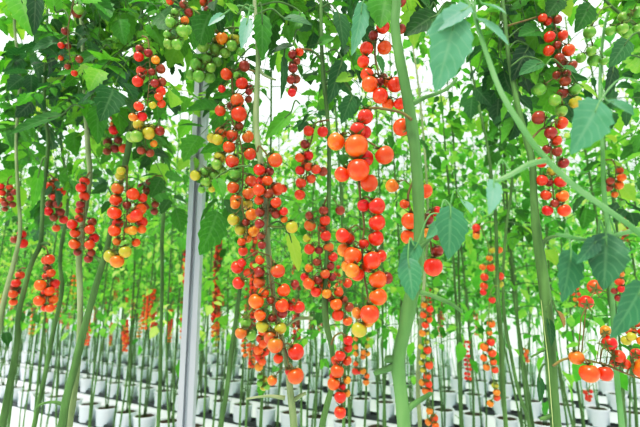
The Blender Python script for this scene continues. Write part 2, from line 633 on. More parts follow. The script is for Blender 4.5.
# ================================================================== SETTING
floor_m = simple('white_ground_cover', '#f2f5f7', 0.8, 0.2, '#e8edf1', 3.0, 0.1)
wall_m = simple('white_greenhouse_film', '#eef4ee', 0.7, 0.2, '#e6f0ea', 0.8)


def quad(name, pts, mat):
    mb = MB()
    mb.add([Vector(p) for p in pts], [(0, 1, 2, 3)])
    o = link(name, mb.mesh(name, [mat], False))
    return tag(o, kind='structure')


def rowpt(c, x):
    return Vector((x, c - ROW_T * x, 0))


quad('floor', [(-30, -2, 0), (14, -2, 0), (14, 32, 0), (-30, 32, 0)], floor_m)
a, b = rowpt(15.0, -30), rowpt(15.0, 14)
quad('wall_back', [(a.x, a.y, 0), (b.x, b.y, 0), (b.x, b.y, 4.6), (a.x, a.y, 4.6)], wall_m)

# ------------------------------------------------------------------ pots, trays, row plants
POT = simple('white_pot_plastic', '#f0f3f8', 0.45, 0.4, '#e2e9f2', 6)
SOIL = simple('dark_coir', '#3a3027', 0.9, 0.1, '#57493a', 60, 0.6)
TRAY = simple('black_tray_plastic', '#2c3234', 0.5, 0.4, '#3c4446', 8)


def pot_mesh():
    mb = MB()
    mb.lathe([(0.001, 0), (.108, 0), (.112, .004), (.122, .185), (.130, .188), (.131, .2), (.127, .203), (.12, .2), (.118, .178)], 22)
    return mb.mesh('grow_pot', [POT])


def soil_mesh():
    mb = MB()
    n = 18
    vs = [(0, 0, .186)]
    r = random.Random(3)
    for ring, rad in ((0, .05), (1, .1185)):
        for j in range(n):
            a = 2 * math.pi * j / n
            vs.append((rad * math.cos(a), rad * math.sin(a), .18 + r.uniform(-.004, .008)))
    fs = [(0, 1 + j, 1 + (j + 1) % n) for j in range(n)]
    fs += [(1 + j, 1 + n + j, 1 + n + (j + 1) % n, 1 + (j + 1) % n) for j in range(n)]
    mb.add(vs, fs)
    return mb.mesh('soil', [SOIL])


POT_ME, SOIL_ME = pot_mesh(), soil_mesh()
TRAY_H = .045


def stem_foliage(seed, z0, low, zt=3.25, lf=(.085, .11), nl=22, mat=LEAF, smat=STEM_PALE, thick=1.0):
    r = random.Random(seed)
    P = []
    x = y = 0
    lx, ly = r.uniform(-.1, .1), r.uniform(-.06, .06)
    k = 9
    for i in range(k):
        t = i / (k - 1)
        P.append(Vector((lx * t + .035 * math.sin(t * 6 + seed) * min(1, t * 5), ly * t + .02 * math.cos(t * 5 + seed) * min(1, t * 5), zt * t)))
    path = spline(P, 3)
    mb = MB()
    mb.tube(path, [(.0085 - .0045 * i / len(path)) * thick for i in range(len(path))], 5 if low else 8)
    if low:                                        # two leaders from one pot
        mb.tube([q + Vector((.03 + .09 * min(1, q.z / 1.2), .02 * math.sin(q.z * 2 + seed), 0)) if q.z > .02 else q + Vector((.02, 0, 0)) for q in path],
                [(.008 - .0042 * i / len(path)) * thick for i in range(len(path))], 5)
    # stubs where the lower leaves were taken off
    for q in path[3:len(path) // 2:2]:
        a = r.uniform(0, 6.28)
        mb.tube([q, q + Vector((math.cos(a) * .03, math.sin(a) * .03, .02))], [.003, .0025], 4)
    st = mb.mesh('stem', [smat])
    fb = MB()
    ph = r.uniform(0, 6)
    for i in range(nl):
        z = z0 + (zt - z0) * ((i + r.uniform(-.3, .3)) / nl)
        z = max(z0, min(z, zt - .02))
        f = z / zt * (len(path) - 1)
        j = min(int(f), len(path) - 2)
        q = path[j].lerp(path[j + 1], f - j)
        ph += 2.4 + r.uniform(-.4, .4)
        d = Vector((math.cos(ph), math.sin(ph), r.uniform(.05, .45)))
        compound(fb, q, d, r.uniform(.22, .4), r.uniform(*lf), r, low, None, 5, 1, r.uniform(.4, .9), 3)
    fo = fb.mesh('foliage', [mat, smat])
    return st, fo


NEARV = [stem_foliage(200 + k, 1.55, False, lf=(.055, .08), nl=24, smat=STEM) for k in range(5)]
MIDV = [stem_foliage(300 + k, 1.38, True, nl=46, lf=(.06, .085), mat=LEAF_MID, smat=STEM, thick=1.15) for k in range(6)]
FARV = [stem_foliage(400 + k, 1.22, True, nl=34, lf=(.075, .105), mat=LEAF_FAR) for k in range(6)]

# far fruit trusses: one for each ripeness, drooping along a stalk
def small_truss(seed, keys, n=16, L=.34, r0=.0125):
    r = random.Random(seed)
    mb = MB()
    mats = [TOM[k] for k in 'ROAYGB'] + [STALK_G]
    path = [Vector((0, 0, 0)), Vector((.015, -.01, .01)), Vector((.03, -.015, -.04)), Vector((.03, -.015, -L))]
    sp = spline(path, 5)
    mb.tube(sp, [.0025] * len(sp), 4, 6)
    for i in range(n):
        t = (i // 2 + .5) / (n / 2)
        s = 1 if i % 2 else -1
        a = r.uniform(-.8, .8)
        c = Vector((.03 + s * .017 * math.cos(a), -.015 + .017 * math.sin(a) - .004, -.06 - (L - .05) * t))
        rad = r0 * r.uniform(.85, 1.12)
        k = keys[min(len(keys) - 1, int((t + r.uniform(-.18, .18)) * len(keys)))] if t > 0 else keys[0]
        mb.lathe([(max(.0005, rad * math.sin(math.pi * q / 6)), -rad * math.cos(math.pi * q / 6)) for q in range(7)], 9, 'ROAYGB'.index(k), c)
        mb.tube([Vector((.03, -.015, c.z + rad * 1.3)), c + Vector((0, 0, rad * .9))], [.0015, .0015], 3, 6)
    return mb.mesh('tomato_cluster', mats)


TRUSS = [small_truss(600 + k, ks, n) for k, (ks, n) in enumerate((('RRRO', 18), ('ROOA', 16), ('RRO', 20), ('ROA', 14), ('BRRO', 18), ('OAYG', 14), ('RROY', 18)))]

ROWS = [1.85, 2.9, 4.05, 5.15, 6.3, 7.45, 8.6, 9.75]
ROW_NAME = {4.05: 'in the front row of white pots', 5.15: 'in the second row of white pots back', 6.3: 'in the third row of white pots back',
            7.45: 'in the fourth row of white pots back', 8.6: 'in the fifth row of white pots back', 9.75: 'in the sixth row of white pots back'}
STEP = .36
rr = random.Random(5)
ROOTS = []
DX = STEP * math.cos(math.radians(30))
for c in ROWS:
    x0, x1 = -1.36 * c - .1, .56 * c + .1
    if c >= 4:
        # tray under the row
        L = (x1 - x0 + .6) / math.cos(math.radians(30))
        mid = rowpt(c, (x0 + x1) / 2)
        mb = MB()
        w = .085
        mb.box((-L / 2, -w, 0), (L / 2, w, .03))
        mb.box((-L / 2, -w, .03), (L / 2, -w + .02, TRAY_H + .015))
        mb.box((-L / 2, w - .02, .03), (L / 2, w, TRAY_H + .015))
        o = link('drip_tray', mb.mesh('drip_tray', [TRAY], False), None, mid)
        o.rotation_euler.z = -math.radians(30)
        tag(o, 'long black plastic drip tray under the pots ' + ROW_NAME[c].replace('in the', 'of the'), 'tray')
    x = x0 + rr.uniform(0, DX)
    while x < x1:
        p = rowpt(c, x + rr.uniform(-.02, .02))
        x += DX
        z = 0.0
        if c >= 4:
            z = .03
            pr = bpy.data.objects.new('grow_pot', POT_ME)
            COL.objects.link(pr)
            pr.location = (p.x, p.y, z)
            tag(pr, 'round white grow pot on the tray ' + ROW_NAME[c], 'pot', 'white pots ' + ROW_NAME[c])
            so = bpy.data.objects.new('soil', SOIL_ME)
            COL.objects.link(so)
            so.parent = pr
            lab, grp = 'slender tomato plant with bare lower stem ' + ROW_NAME[c], 'tomato plants ' + ROW_NAME[c]
            zz = z + .18
        else:
            nm = {1.85: 'slim tomato plant standing just behind the fruiting plants', 2.9: 'slim leafy tomato plant standing ahead of the first pot row'}[c]
            lab, grp = nm, {1.85: 'tomato plants behind the fruiting row', 2.9: 'leafy plants ahead of the pots'}[c]
            zz = 0.0
        if c == 1.85 and (rr.random() < .45 or p.x > .15):
            continue
        V = NEARV if c < 2 else (MIDV if c < 6 else FARV)
        st, fo = rr.choice(V)
        root = empty('tomato_plant', (p.x, p.y, zz), lab, 'tomato plant', grp)
        root.rotation_euler.z = rr.uniform(0, 6.28)
        s = rr.uniform(.94, 1.05)
        root.scale = (1, 1, s)
        for nme, me in (('stem', st), ('foliage', fo)):
            o = bpy.data.objects.new(nme, me)
            COL.objects.link(o)
            o.parent = root
        # fruit trusses hanging on the plants behind
        if c >= 2.9:
            ROOTS.append((p.x, p.y))
            k = 0
            zl = 1.5
            pr_ = .72 if p.x < .1 * p.y else .25
            while rr.random() < pr_ and k < 2:
                k += 1
                t = rr.choice(TRUSS)
                o = bpy.data.objects.new('tomato_cluster', t)
                COL.objects.link(o)
                o.location = (p.x + rr.uniform(-.05, .05), p.y - rr.uniform(.04, .14), rr.uniform(1.3, 1.95))
                o.rotation_euler.z = rr.uniform(0, 6.28)
                where = 'leafy plants ahead of the first pot row' if c == 2.9 else 'plants ' + ROW_NAME[c]
                tag(o, 'small bunch of red tomatoes on the ' + where, 'tomato cluster', 'small bunches on the ' + where)

# everything further back: one mass of plants, and one of pots
mbp, mbt = MB(), MB()
r = random.Random(9)
fs_v = []
for c in (10.9, 12.0, 13.1):
    x = -1.36 * c
    while x < .56 * c:
        p = rowpt(c, x)
        x += DX * 1.1
        mbp.lathe([(.09, .03), (.102, .215), (.11, .22), (.11, .233), (.098, .23), (.0, .21)], 8, 0, p)
        q = p + Vector((0, 0, .2))
        mbt.tube([q, q + Vector((r.uniform(-.1, .1), 0, 1.6)), q + Vector((r.uniform(-.15, .15), 0, 3.0))], [.008, .007, .004], 4, 1)
        for k in range(9):
            ph = r.uniform(0, 6.28)
            d = Vector((math.cos(ph), math.sin(ph), .2))
            compound(mbt, q + Vector((0, 0, r.uniform(1.1, 2.9))), d, r.uniform(.25, .45), r.uniform(.13, .17), r, True, None, 4, 1, .6, 3)
tag(link('far_pots', mbp.mesh('far_pots', [POT])), 'white pots massed in the furthest rows', 'pots', kind='stuff')
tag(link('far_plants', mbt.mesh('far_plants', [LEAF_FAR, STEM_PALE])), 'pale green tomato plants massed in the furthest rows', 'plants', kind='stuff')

# ------------------------------------------------------------------ steel post
Yp = 1.6
mb = MB()
pt, pb = at(201.5, 107, Yp), at(186, 427, Yp)
base = Vector(((pt.x + pb.x) / 2 - .0, Yp, 0))
lean = (pt.x - pb.x) / (pt.z - pb.z)
STEEL = simple('galvanised_steel', '#b6b9bc', 0.5, 0.4, '#a4a8ac', 5, 0.05, stretch=(1, 1, .2), metal=.25)
prof = [(-.027, -.02), (-.008, -.02), (-.006, -.002), (.006, -.002), (.008, -.02), (.027, -.02), (.027, .02), (-.027, .02)]
bx = pb.x - lean * pb.z
vs, fs = [], []
for z in (0, 3.4):
    for x, y in prof:
        vs.append((x + lean * z, y, z))
n = len(prof)
for j in range(n):
    fs.append((j, (j + 1) % n, n + (j + 1) % n, n + j))
fs += [tuple(reversed(range(n))), tuple(range(n, 2 * n))]
mb.add(vs, fs)
post = empty('support_post', (bx, Yp, 0), 'grey galvanised steel greenhouse post with a groove down its face', 'post')
link('upright', mb.mesh('upright', [STEEL], False), post)
mb = MB()
mb.box((-.06, -.06, 0), (.06, .06, .012))
link('base_plate', mb.mesh('base_plate', [STEEL], False), post)

# ================================================================== PLANTS CLOSE TO THE CAMERA
# each stem: (px, py, width) from low to high
p_main = Plant('thick-stemmed tomato plant nearest the camera, its bare green stem rising beside the orange bunch', .68, [
    (404, 427, 14.5), (402, 402, 14.5), (399, 378, 14), (398, 362, 14.5), (401, 345, 13.5), (405, 328, 14), (408, 312, 16), (411, 298, 15), (417, 272, 12.5), (419, 235, 11.5), (418, 190, 12),
    (415, 150, 12), (411, 120, 12), (405, 85, 11), (399, 55, 10.5), (395, 25, 10), (396, -5, 9)], STEM_MAIN, top=2.6)
p_main.branch([(396, 365, 9), (387, 369, 6.5), (378, 372, 5.5), (374, 374, 4.5)], 'cut_stub')
p_main.branch([(396, 360, 7), (390, 359, 8), (387, 359, 8), (385, 358, 5)], 'cut_stub')
p_main.branch([(404, 412, 8), (414, 404, 6), (422, 399, 5), (430, 394, 4.5), (432, 393, 3)], 'cut_stub')
p_main.branch([(412, 292, 8), (424, 293, 5), (438, 298, 4.5), (453, 305, 4), (462, 312, 3)])
p_main.branch([(411, 104, 7), (424, 98, 4.5), (438, 93, 4), (448, 88, 3.5), (457, 78, 3)])
p_main.branch([(418, 250, 5), (430, 238, 4.5), (444, 216, 4), (452, 205, 3)], Y=.66)
L = 'broad blue-green leaf hanging in front of the thick stem'
p_main.blade((418, 243), (400, 270), 19, .60, LEAF_BLUE, (444, 214), .35, .3)
p_main.blade((408, 258), (413, 299), 23, .59, LEAF_BLUE, (414, 246), .3, -.2, label=L)
p_main.blade((450, 206), (451, 258), 33, .58, LEAF_BLUE, (440, 222), .45, .2)
p_main.blade((440, 222), (428, 238), 12, .6, LEAF_BLUE, (448, 207), .8, .5)
p_main.blade((462, 200), (473, 212), 15, .6, LEAF_BLUE, (450, 206), .7, .6)
p_main.blade((363, 2), (355, 52), 17, .72, LEAF_BLUE, (394, -10), .7, .5, .35)
p_main.blade((388, -8), (379, 24), 34, .72, LEAF, (395, -12), .5, -.3)
p_main.blade((438, 14), (405, 32), 27, .75, LEAF, (456, 8), .15, .2)
p_main.blade((430, 8), (418, -6), 14, .78, LEAF, (438, 14), .3, .2)

p_shoot = Plant('drooping tomato shoot out of focus close to the camera, running down across the upper stems', .46, [
    (800, 470, 8), (740, 380, 8), (690, 290, 7), (640, 234, 6), (605, 208, 6), (572, 184, 6.2), (540, 152, 6.2), (516, 118, 6), (500, 90, 5.5), (488, 58, 5), (478, 28, 4.5), (472, 8, 4), (462, -4, 3)], STEM_PALE, top=None)
p_shoot.blade((456, 14), (440, 86), 43, .45, LEAF_BLUE, (472, 10), .6, .25, label='large blurred blue-green leaf beside the drooping shoot')
p_shoot.blade((470, 6), (428, 30), 22, .45, LEAF_BLUE, (474, 12), .95, .2)
p_shoot.blade((476, 18), (512, 40), 20, .46, LEAF_BLUE, (476, 14), .6, .5)
p_shoot.blade((482, 4), (508, 10), 16, .46, LEAF_BLUE, (474, 10), .9, .5)
p_shoot.blade((600, 101), (576, 150), 38, .45, LEAF_BLUE, (650, 88), .55, .2)
p_shoot.blade((606, 100), (636, 112), 22, .46, LEAF_BLUE, (600, 101), .4, .4)
p_shoot.branch([(548, 160, 6), (530, 164, 6), (510, 175, 5), (494, 182, 4)], Y=.46)
p_shoot.blade((494, 180), (492, 213), 19, .46, LEAF_BLUE, (512, 174), .9, .4)
p_shoot.blade((571, 250), (566, 301), 28, .52, LEAF_BLUE, (565, 237), .25, .15)
p_shoot.branch([(690, 222, 5), (640, 229, 5), (612, 236, 4.5), (590, 240, 4), (566, 236, 4), (556, 234, 3)], Y=.50)
p_shoot.blade((606, 233), (606, 288), 36, .5, LEAF_BLUE, (616, 235), .2, -.2)
p_shoot.blade((598, 238), (580, 262), 16, .5, LEAF_BLUE, (606, 236), .4, .3)
p_shoot.blade((644, 282), (616, 338), 30, .48, LEAF_BLUE, (672, 262), .3, .2)

p_right = Plant('tomato plant with straight stem at right carrying a long narrow bunch of red fruit', 1.0, [
    (556, 427, 11), (553, 390, 10.5), (550, 345, 11), (547, 310, 11), (541, 262, 11), (537, 235, 9.5), (534, 200, 7.5), (532, 162, 7), (526, 138, 6.5),
    (517, 102, 5.5), (509, 60, 4.5), (505, 20, 4), (503, -5, 3.5)], top=2.8)
p_right.branch([(541, 246, 5), (547, 239, 4), (556, 236, 3.4), (566, 236, 3), (572, 240, 2.5)])
p_right.branch([(553, 415, 5), (545, 418, 4.5), (540, 419, 3)], 'cut_stub')
p_right.branch([(550, 347, 4), (540, 352, 2.4), (531, 357, 2)], )
p_right.blade((548, 318), (554, 346), 11, .98, LEAF_DARK, (546, 312), .4, .5)
p_right.blade((539, 376), (542, 402), 10, 1.05, LEAF_DARK, (551, 370), .6, .5)

p_left = Plant('leaning tomato plant at left carrying the long orange bunch, its stem forked low down', 1.2, [
    (62, 427, 9), (66, 400, 8), (74, 370, 8), (80, 345, 8), (86, 322, 7), (97, 282, 6.5), (106, 252, 6), (113, 218, 5), (122, 178, 5.5), (129, 145, 6.5), (133, 115, 5), (137, 80, 4.5), (140, 40, 4), (141, 0, 3.5)], top=2.9)
p_left.branch([(103, 262, 4), (97, 258, 3.2), (92, 253, 2.4)], 'cut_stub')
p_left.branch([(105, 258, 3), (113, 262, 2.4), (122, 268, 2)], 'cut_stub')
p_left.branch([(62, 404, 4), (52, 402, 3), (40, 405, 2.4), (36, 410, 2)])
p_left2 = Plant('tomato plant with upright stem between two short red columns of fruit', 1.25, [
    (69, 427, 7), (73, 400, 7), (78, 360, 6), (80, 320, 5.5), (80, 290, 6), (79, 262, 6), (81, 232, 5.5), (86, 205, 5.5), (90, 177, 5), (88, 150, 5.5), (86, 120, 4.5), (84, 80, 4), (82, 30, 4)], STEM_OLD, top=2.9)
p_left3 = Plant('tomato plant with crooked stem near the left edge, bent beside a small red bunch', 1.5, [
    (2, 427, 7), (9, 388, 6.5), (17, 342, 5.5), (18, 318, 5), (24, 290, 5), (32, 262, 5), (40, 245, 4.5), (42, 222, 4), (43, 195, 4), (46, 170, 4), (48, 140, 3.5), (44, 100, 3.5), (46, 50, 3)], top=3.0)
p_left3.branch([(40, 245, 4), (45, 243, 3), (50, 245, 2.4)], 'cut_stub')
p_left4 = Plant('thin tomato plant with wavy dark green stem left of the red columns', 1.75, [
    (34, 427, 5), (44, 380, 4.5), (54, 328, 4.5), (62, 290, 4), (60, 262, 4), (62, 240, 3.5), (67, 215, 3), (66, 180, 3), (62, 150, 3), (58, 100, 3)], top=3.1)
p_left5 = Plant('thin tomato plant with leafless arched stem at the far left edge', 1.45, [
    (-14, 420, 5), (-6, 360, 5), (2, 310, 5), (8, 284, 5), (14, 262, 4.5), (20, 232, 4), (18, 190, 3.5), (16, 140, 3), (20, 80, 3)], STEM_OLD, top=3.0)
p_mid = Plant('tomato plant with thin straight stem behind the mixed red and green bunches', .95, [
    (294, 427, 8), (291, 398, 7.5), (288, 372, 6), (282, 340, 5.5), (275, 305, 5.5), (270, 268, 6), (267, 236, 6.5), (265, 208, 6), (261, 165, 6.5), (256, 125, 6.5), (257, 90, 6), (258, 55, 5), (256, 20, 4.5), (255, -5, 4)], STEM_OLD, top=2.6)
p_mid.branch([(287, 326, 2), (297, 319, 3), (307, 318, 3.5), (313, 318, 2.5)], 'cut_stub')
p_mid.branch([(285, 398, 5), (270, 396, 3.2), (258, 397, 2.6), (246, 399, 2)])
p_mid.branch([(294, 400, 5), (300, 396, 4), (306, 393, 3)], 'cut_stub')
p_mid.branch([(258, 68, 4), (263, 74, 3), (270, 78, 2.6), (276, 80, 2)])
p_mid2 = Plant('tomato plant with slim stem behind the biggest orange bunch, white light at its top', 1.12, [
    (322, 427, 7), (327, 405, 6.5), (333, 380, 6), (332, 350, 5.5), (326, 322, 7), (325, 300, 6.5), (326, 270, 5), (328, 230, 4.5), (329, 180, 4.5), (329, 140, 4.5), (327, 110, 4.5), (324, 82, 5), (322, 55, 4.5), (321, 20, 4), (320, -5, 4)], top=2.7)
p_mid2.branch([(324, 62, 3), (314, 52, 2.6), (304, 50, 2.2)])
p_mid2.branch([(325, 84, 4), (334, 80, 3.5), (345, 82, 2.6), (352, 90, 2)])
p_far1 = Plant('thin tomato plant in the gap right of the steel post, crossing the tiny red bunches', 1.45, [
    (221, 427, 5), (226, 395, 5), (231, 355, 5), (236, 318, 4.5), (240, 288, 4), (243, 262, 3.5), (244, 230, 3), (240, 190, 3), (236, 120, 3), (232, 60, 3)], top=2.9)
p_far2 = Plant('thin dark-stemmed tomato plant just left of the steel post', 1.9, [
    (158, 427, 4), (160, 385, 4), (161, 330, 3.5), (162, 290, 3.5), (162, 240, 4), (164, 205, 4), (163, 170, 4), (160, 140, 3), (158, 90, 3)], STEM, top=3.2)
p_far3 = Plant('thin tomato plant right of the thick stem with a column of tiny orange fruit', 1.9, [
    (420, 427, 4.5), (418, 390, 4.5), (419, 350, 4.5), (422, 310, 4), (425, 270, 3.5), (428, 220, 3)], STEM_OLD, top=3.2)
p_far4 = Plant('thin tomato plant with a string of small orange fruit left of the right-hand stem', 1.75, [
    (506, 427, 4.5), (503, 390, 5), (501, 340, 5), (498, 300, 4.5), (497, 260, 3.5), (495, 210, 3.5), (488, 150, 3)], top=3.1)
p_far5 = Plant('slender leaning tomato plant between the small orange string and the right-hand stem', 1.9, [
    (530, 427, 3.5), (519, 393, 3.5), (511, 355, 3.5), (505, 322, 3.5), (503, 280, 3), (506, 230, 3), (512, 180, 3)], top=3.1)
p_far6 = Plant('tomato plant with pale stem behind the drooping shoot at the right', 1.5, [
    (622, 427, 6), (618, 390, 5.5), (614, 335, 5), (612, 290, 5), (610, 240, 5), (605, 205, 5), (603, 162, 4.5), (602, 130, 4), (600, 80, 3.5), (604, 30, 3)], STEM_PALE, top=3.0)
p_right2 = Plant('tomato plant by the right edge with arched dark branch of small green fruit', 1.2, [
    (668, 427, 8), (664, 360, 8), (660, 290, 7), (656, 220, 7), (652, 150, 6), (650, 90, 5.5), (648, 40, 5)], top=2.9)
p_right2.branch([(650, 62, 4.5), (636, 26, 3.6), (624, 16, 3.6), (611, 6, 3), (602, -4, 3)])

# ------------------------------------------------------------------ single leaves that stand out
for a in (((20, -6), (31, 32), 27, .98, LEAF, (30, -22), .45, .4), ((36, -8), (34, 32), 15, .98, LEAF_DARK, (30, -22), .3, .7),
          ((62, 115), (4, 130), 16, 1.1, LEAF, (84, 108), .35, -.4), ((98, 105), (97, 142), 19, 1.1, LEAF, (90, 100), .4, .3),
          ((40, 168), (33, 208), 10, 1.15, LEAF, (46, 160), .5, .8), ((56, 12), (50, -12), 16, 1.1, LEAF, (70, 20), .7, .4),
          ((150, 24), (163, 46), 17, 1.1, LEAF, (141, 18), .75, .4), ((100, 52), (76, 62), 14, 1.15, LEAF, (112, 50), .3, .4),
          ((122, 66), (122, 86), 15, 1.1, LEAF_BLUE, (130, 60), .3, .4), ((60, 40), (30, 48), 15, 1.1, LEAF_DARK, (84, 38), .6, .3)):
    p_left2.blade(a[0], a[1], a[2], a[3], a[4], a[5], a[6], a[7], pw=2.0)
for a in (((248, 18), (242, 46), 13, .9, LEAF_BLUE, (254, 8), .9, .4, .3), ((262, 14), (263, 57), 19, .93, LEAF, (258, 6), .45, .3, .3),
          ((224, 14), (208, 24), 9, .92, LEAF_BLUE, (254, 12), .95, .4, .3), ((284, 18), (312, 22), 14, .95, LEAF_DARK, (258, 14), .6, .3, .3),
          ((293, 45), (269, 52), 13, .95, LEAF_DARK, (300, 30), .25, -.3, .3), ((284, 56), (284, 98), 10, .95, LEAF_DARK, (290, 46), .45, .9, .3),
          ((291, 112), (265, 137), 15, .98, LEAF, (300, 104), .7, .3, .3), ((289, 234), (301, 270), 14, .98, LEAF, (268, 226), .98, .6, .3),
          ((300, 12), (292, 34), 16, .97, LEAF, (258, 6), .4, .3, .3), ((216, 178), (224, 196), 13, .97, LEAF, (266, 170), .6, .5, .3),
          ((238, 14), (226, 2), 12, .9, LEAF, (254, 10), .7, .5, .3)):
    p_mid.blade(a[0], a[1], a[2], a[3], a[4], a[5], a[6], a[7], a[8])
for a in (((342, 60), (330, 102), 18, 1.1, LEAF_DARK, (328, 52), .5, .4), ((352, 96), (342, 122), 16, 1.1, LEAF_DARK, (334, 80), .7, .3),
          ((352, 76), (336, 80), 12, 1.1, LEAF, (326, 72), .9, .3), ((338, 12), (346, 46), 20, 1.05, LEAF_DARK, (322, 8), .6, .5),
          ((318, 44), (334, 36), 12, 1.1, LEAF, (322, 48), .5, .3), ((378, 55), (384, 72), 9, .9, LEAF_DARK, (395, 48), .8, .3)):
    p_mid2.blade(*a)
for a in (((542, 62), (520, 72), 16, .98, LEAF_DARK, (511, 66), .95, -.3), ((562, 66), (578, 72), 12, .98, LEAF_DARK, (545, 66), .9, .3),
          ((590, 4), (578, 30), 20, 1.02, LEAF, (560, 4), .3, .3), ((578, 84), (600, 96), 13, 1.0, LEAF, (560, 76), .85, .3),
          ((524, 78), (530, 90), 12, 1.0, LEAF_DARK, (514, 84), .1, .3), ((528, 46), (514, 78), 22, 1.0, LEAF_DARK, (508, 50), .2, .2),
          ((540, 30), (520, 34), 22, 1.0, LEAF, (508, 38), .3, .2), ((628, 40), (612, 64), 20, .9, LEAF_DARK, (650, 40), .8, .2),
          ((614, 66), (608, 96), 14, .95, LEAF_DARK, (648, 60), .3, .3), ((560, -2), (548, 14), 20, 1.0, LEAF, (506, 2), .2, .2)):
    p_right.blade(*a)

# ------------------------------------------------------------------ whole leaves through the canopy
p_left.scatter(40, (95, -10, 200, 110), 'nnnnd', (-.2, .35), seed=1)
p_left.scatter(9, (130, 100, 200, 230), 'nn', (.1, .5), seed=2)
p_left2.scatter(40, (20, -15, 120, 110), 'nnnnd', (-.22, .35), seed=3)
p_left2.scatter(15, (60, 100, 130, 210), 'nnnd', (.05, .5), seed=31)
p_left3.scatter(26, (-10, -15, 80, 130), 'nnnd', (-.2, .5), seed=4)
p_left3.scatter(8, (-10, 120, 70, 220), 'nnd', (0, .5), seed=5)
p_left4.scatter(12, (0, 60, 110, 240), 'nnd', (0, .5), seed=6)
p_left5.scatter(8, (-20, 20, 50, 230), 'nnd', (0, .5), seed=61)
p_mid.scatter(15, (190, -15, 290, 30), 'nnnd', (0, .4), seed=7)
p_mid.scatter(6, (190, 90, 250, 200), 'n', (.15, .5), seed=71)
p_mid2.scatter(20, (275, -15, 375, 60), 'nnd', (0, .5), seed=8)
p_mid2.scatter(8, (290, 60, 380, 130), 'nnd', (.1, .6), seed=81)
p_main.scatter(6, (400, -20, 440, 10), 'n', (.2, .5), seed=9)
p_right.scatter(30, (450, -15, 590, 100), 'nnddn', (0, .5), seed=10)
p_right.scatter(8, (490, 70, 590, 150), 'nnd', (.2, .6), seed=11)
p_right2.scatter(21, (570, -15, 660, 130), 'nnd', (0, .5), seed=12)
p_right2.scatter(4, (590, 150, 660, 330), 'nd', (.3, .7), seed=13)
p_far6.scatter(8, (560, 100, 650, 230), 'nnd', (.2, .7), seed=14)
p_far1.scatter(14, (170, 20, 250, 200), 'nn', (.1, .6), seed=15)
p_far2.scatter(15, (120, 60, 210, 260), 'nn', (0, .6), seed=16)
p_far4.scatter(14, (440, 60, 530, 230), 'nn', (0, .6), seed=17)
p_far3.scatter(10, (410, 60, 480, 240), 'nn', (0, .6), seed=18)
p_far5.scatter(10, (480, 80, 560, 280), 'nn', (0, .6), seed=19)

DRY = leaf_mat('withered_leaf', [(0.0, '#7a6038'), (1.0, '#9a8250')], [(0.0, '#8a6a3a'), (1.0, '#a98a55')], .25)
p_right.blade((556, 310), (566, 328), 11, .98, DRY, (549, 306), .4, .8, .5, 'small brown withered leaf', 1.6)

# ------------------------------------------------------------------ string beside the right stem
TWINE = simple('white_twine', '#b5bf8c', 0.8, 0.2, '#a3b07c', 90)
mb = MB()
q = [at(543, 318, .985), at(548, 360, .985), at(553, 427, .985)]
q = [Vector((q[2].x + .02, .985, 0.0))] + [q[2], q[1], q[0], at(537, 262, 1.03), at(531, 170, 1.02), at(515, 100, 1.02), at(505, 20, 1.02), Vector((at(505, 20, 1.02).x, 1.02, 2.8))]
bs = Vector((q[0].x, q[0].y, 0))
mb.tube([p - bs for p in q], [.0008] * len(q), 6)
o = link('support_string', mb.mesh('support_string', [TWINE]), None, bs)
tag(o, 'pale twine string running up beside the straight stem at right', 'string')

# ================================================================== FRUIT TRUSSES
cluster('largest bunch of big orange tomatoes, hanging left of the thick stem nearest the camera', .66, '''
365,118,15R 357,133,15R 365,131,13R 336,144,17O 355,151.5,22O 365,159,16R 382.5,159,18R 342,175.5,15O 357,174,21O 368.5,184,17R
375.5,208,16R 363,206,12R 376,223.5,16O 342.5,236.5,14O 349,238,11R 375.5,238.5,15O 363.5,244,10R 344,250,13A 352,256.5,17O
370.5,261,17O 380,256,13O 348,266,13A 368,266,13O 351,271,14A 357,274,14O 376.5,279.5,17O 387,278,12B 376.5,296.5,17O 368,313,18O
358,313,12A 358.5,329,15Y 367.5,321,12A''',
        [(412, 120), (402, 113), (390, 110), (372, 108), (362, 112)], [(356, 130), (353, 150), (357, 166), (360, 195), (364, 225), (362, 250), (364, 275), (368, 300), (366, 318)])
cluster('bunch of orange-red tomatoes high up, just left of the thick stem near the top', .74, '''
399,3,13B 382,30,13R 384,48.5,14R 366,51,13R 373,37,9B 363,63.5,11O 367,75,13O 369,88,16O 383.5,75,9B 388.5,82,10O 393.5,89,15R
379,99.5,15O 379,83,9B 399,105,12O 401,29,9B 388,104,11O''', [(396, 5), (388, 10)], [(379, 24), (376, 40), (375, 55), (378, 72), (382, 90), (388, 100)])
cluster('loose bunch of orange tomatoes close around the thick stem, half behind the hanging leaves', .76, '''
400,131,17O 392,186,13A 423.5,192,15O 404.5,204,9R 408,222,16O 436,212,10R 428,219,11B 408,237,15O 431.5,267,18O 437,251,12B
426,233,10A 436,236,9B''', [(415, 178), (412, 184)], [(408, 196), (412, 212), (424, 222), (430, 240), (432, 256)])
cluster('long bunch of mixed red and half-green tomatoes, topmost right of the steel post', 1.0, '''
227,75,11R 244.7,67,10B 242.5,85,12R 222,89,7R 238,102,13M 249,92,7B 248,98,7B 249,86,7B 237.5,76.5,8G 221,112,10M 231,104,9B
240,116,15R 220,131,11M 232,135,11M 247.7,136.5,12M 212.5,138,10Y 219.5,142,10Y 230,148.5,12R 250.5,155,12M 220,157,11Y 233.6,163,13M
235.5,174.5,11G 251,181,11M 234,188,11M 249,194,12M 236.4,200,12M 247,204,10Y 239,126,8B''', [(256, 72), (250, 70)], [(240, 68), (233, 76), (233, 96), (232, 120), (240, 140), (243, 165), (242, 190)], gain=1.1)
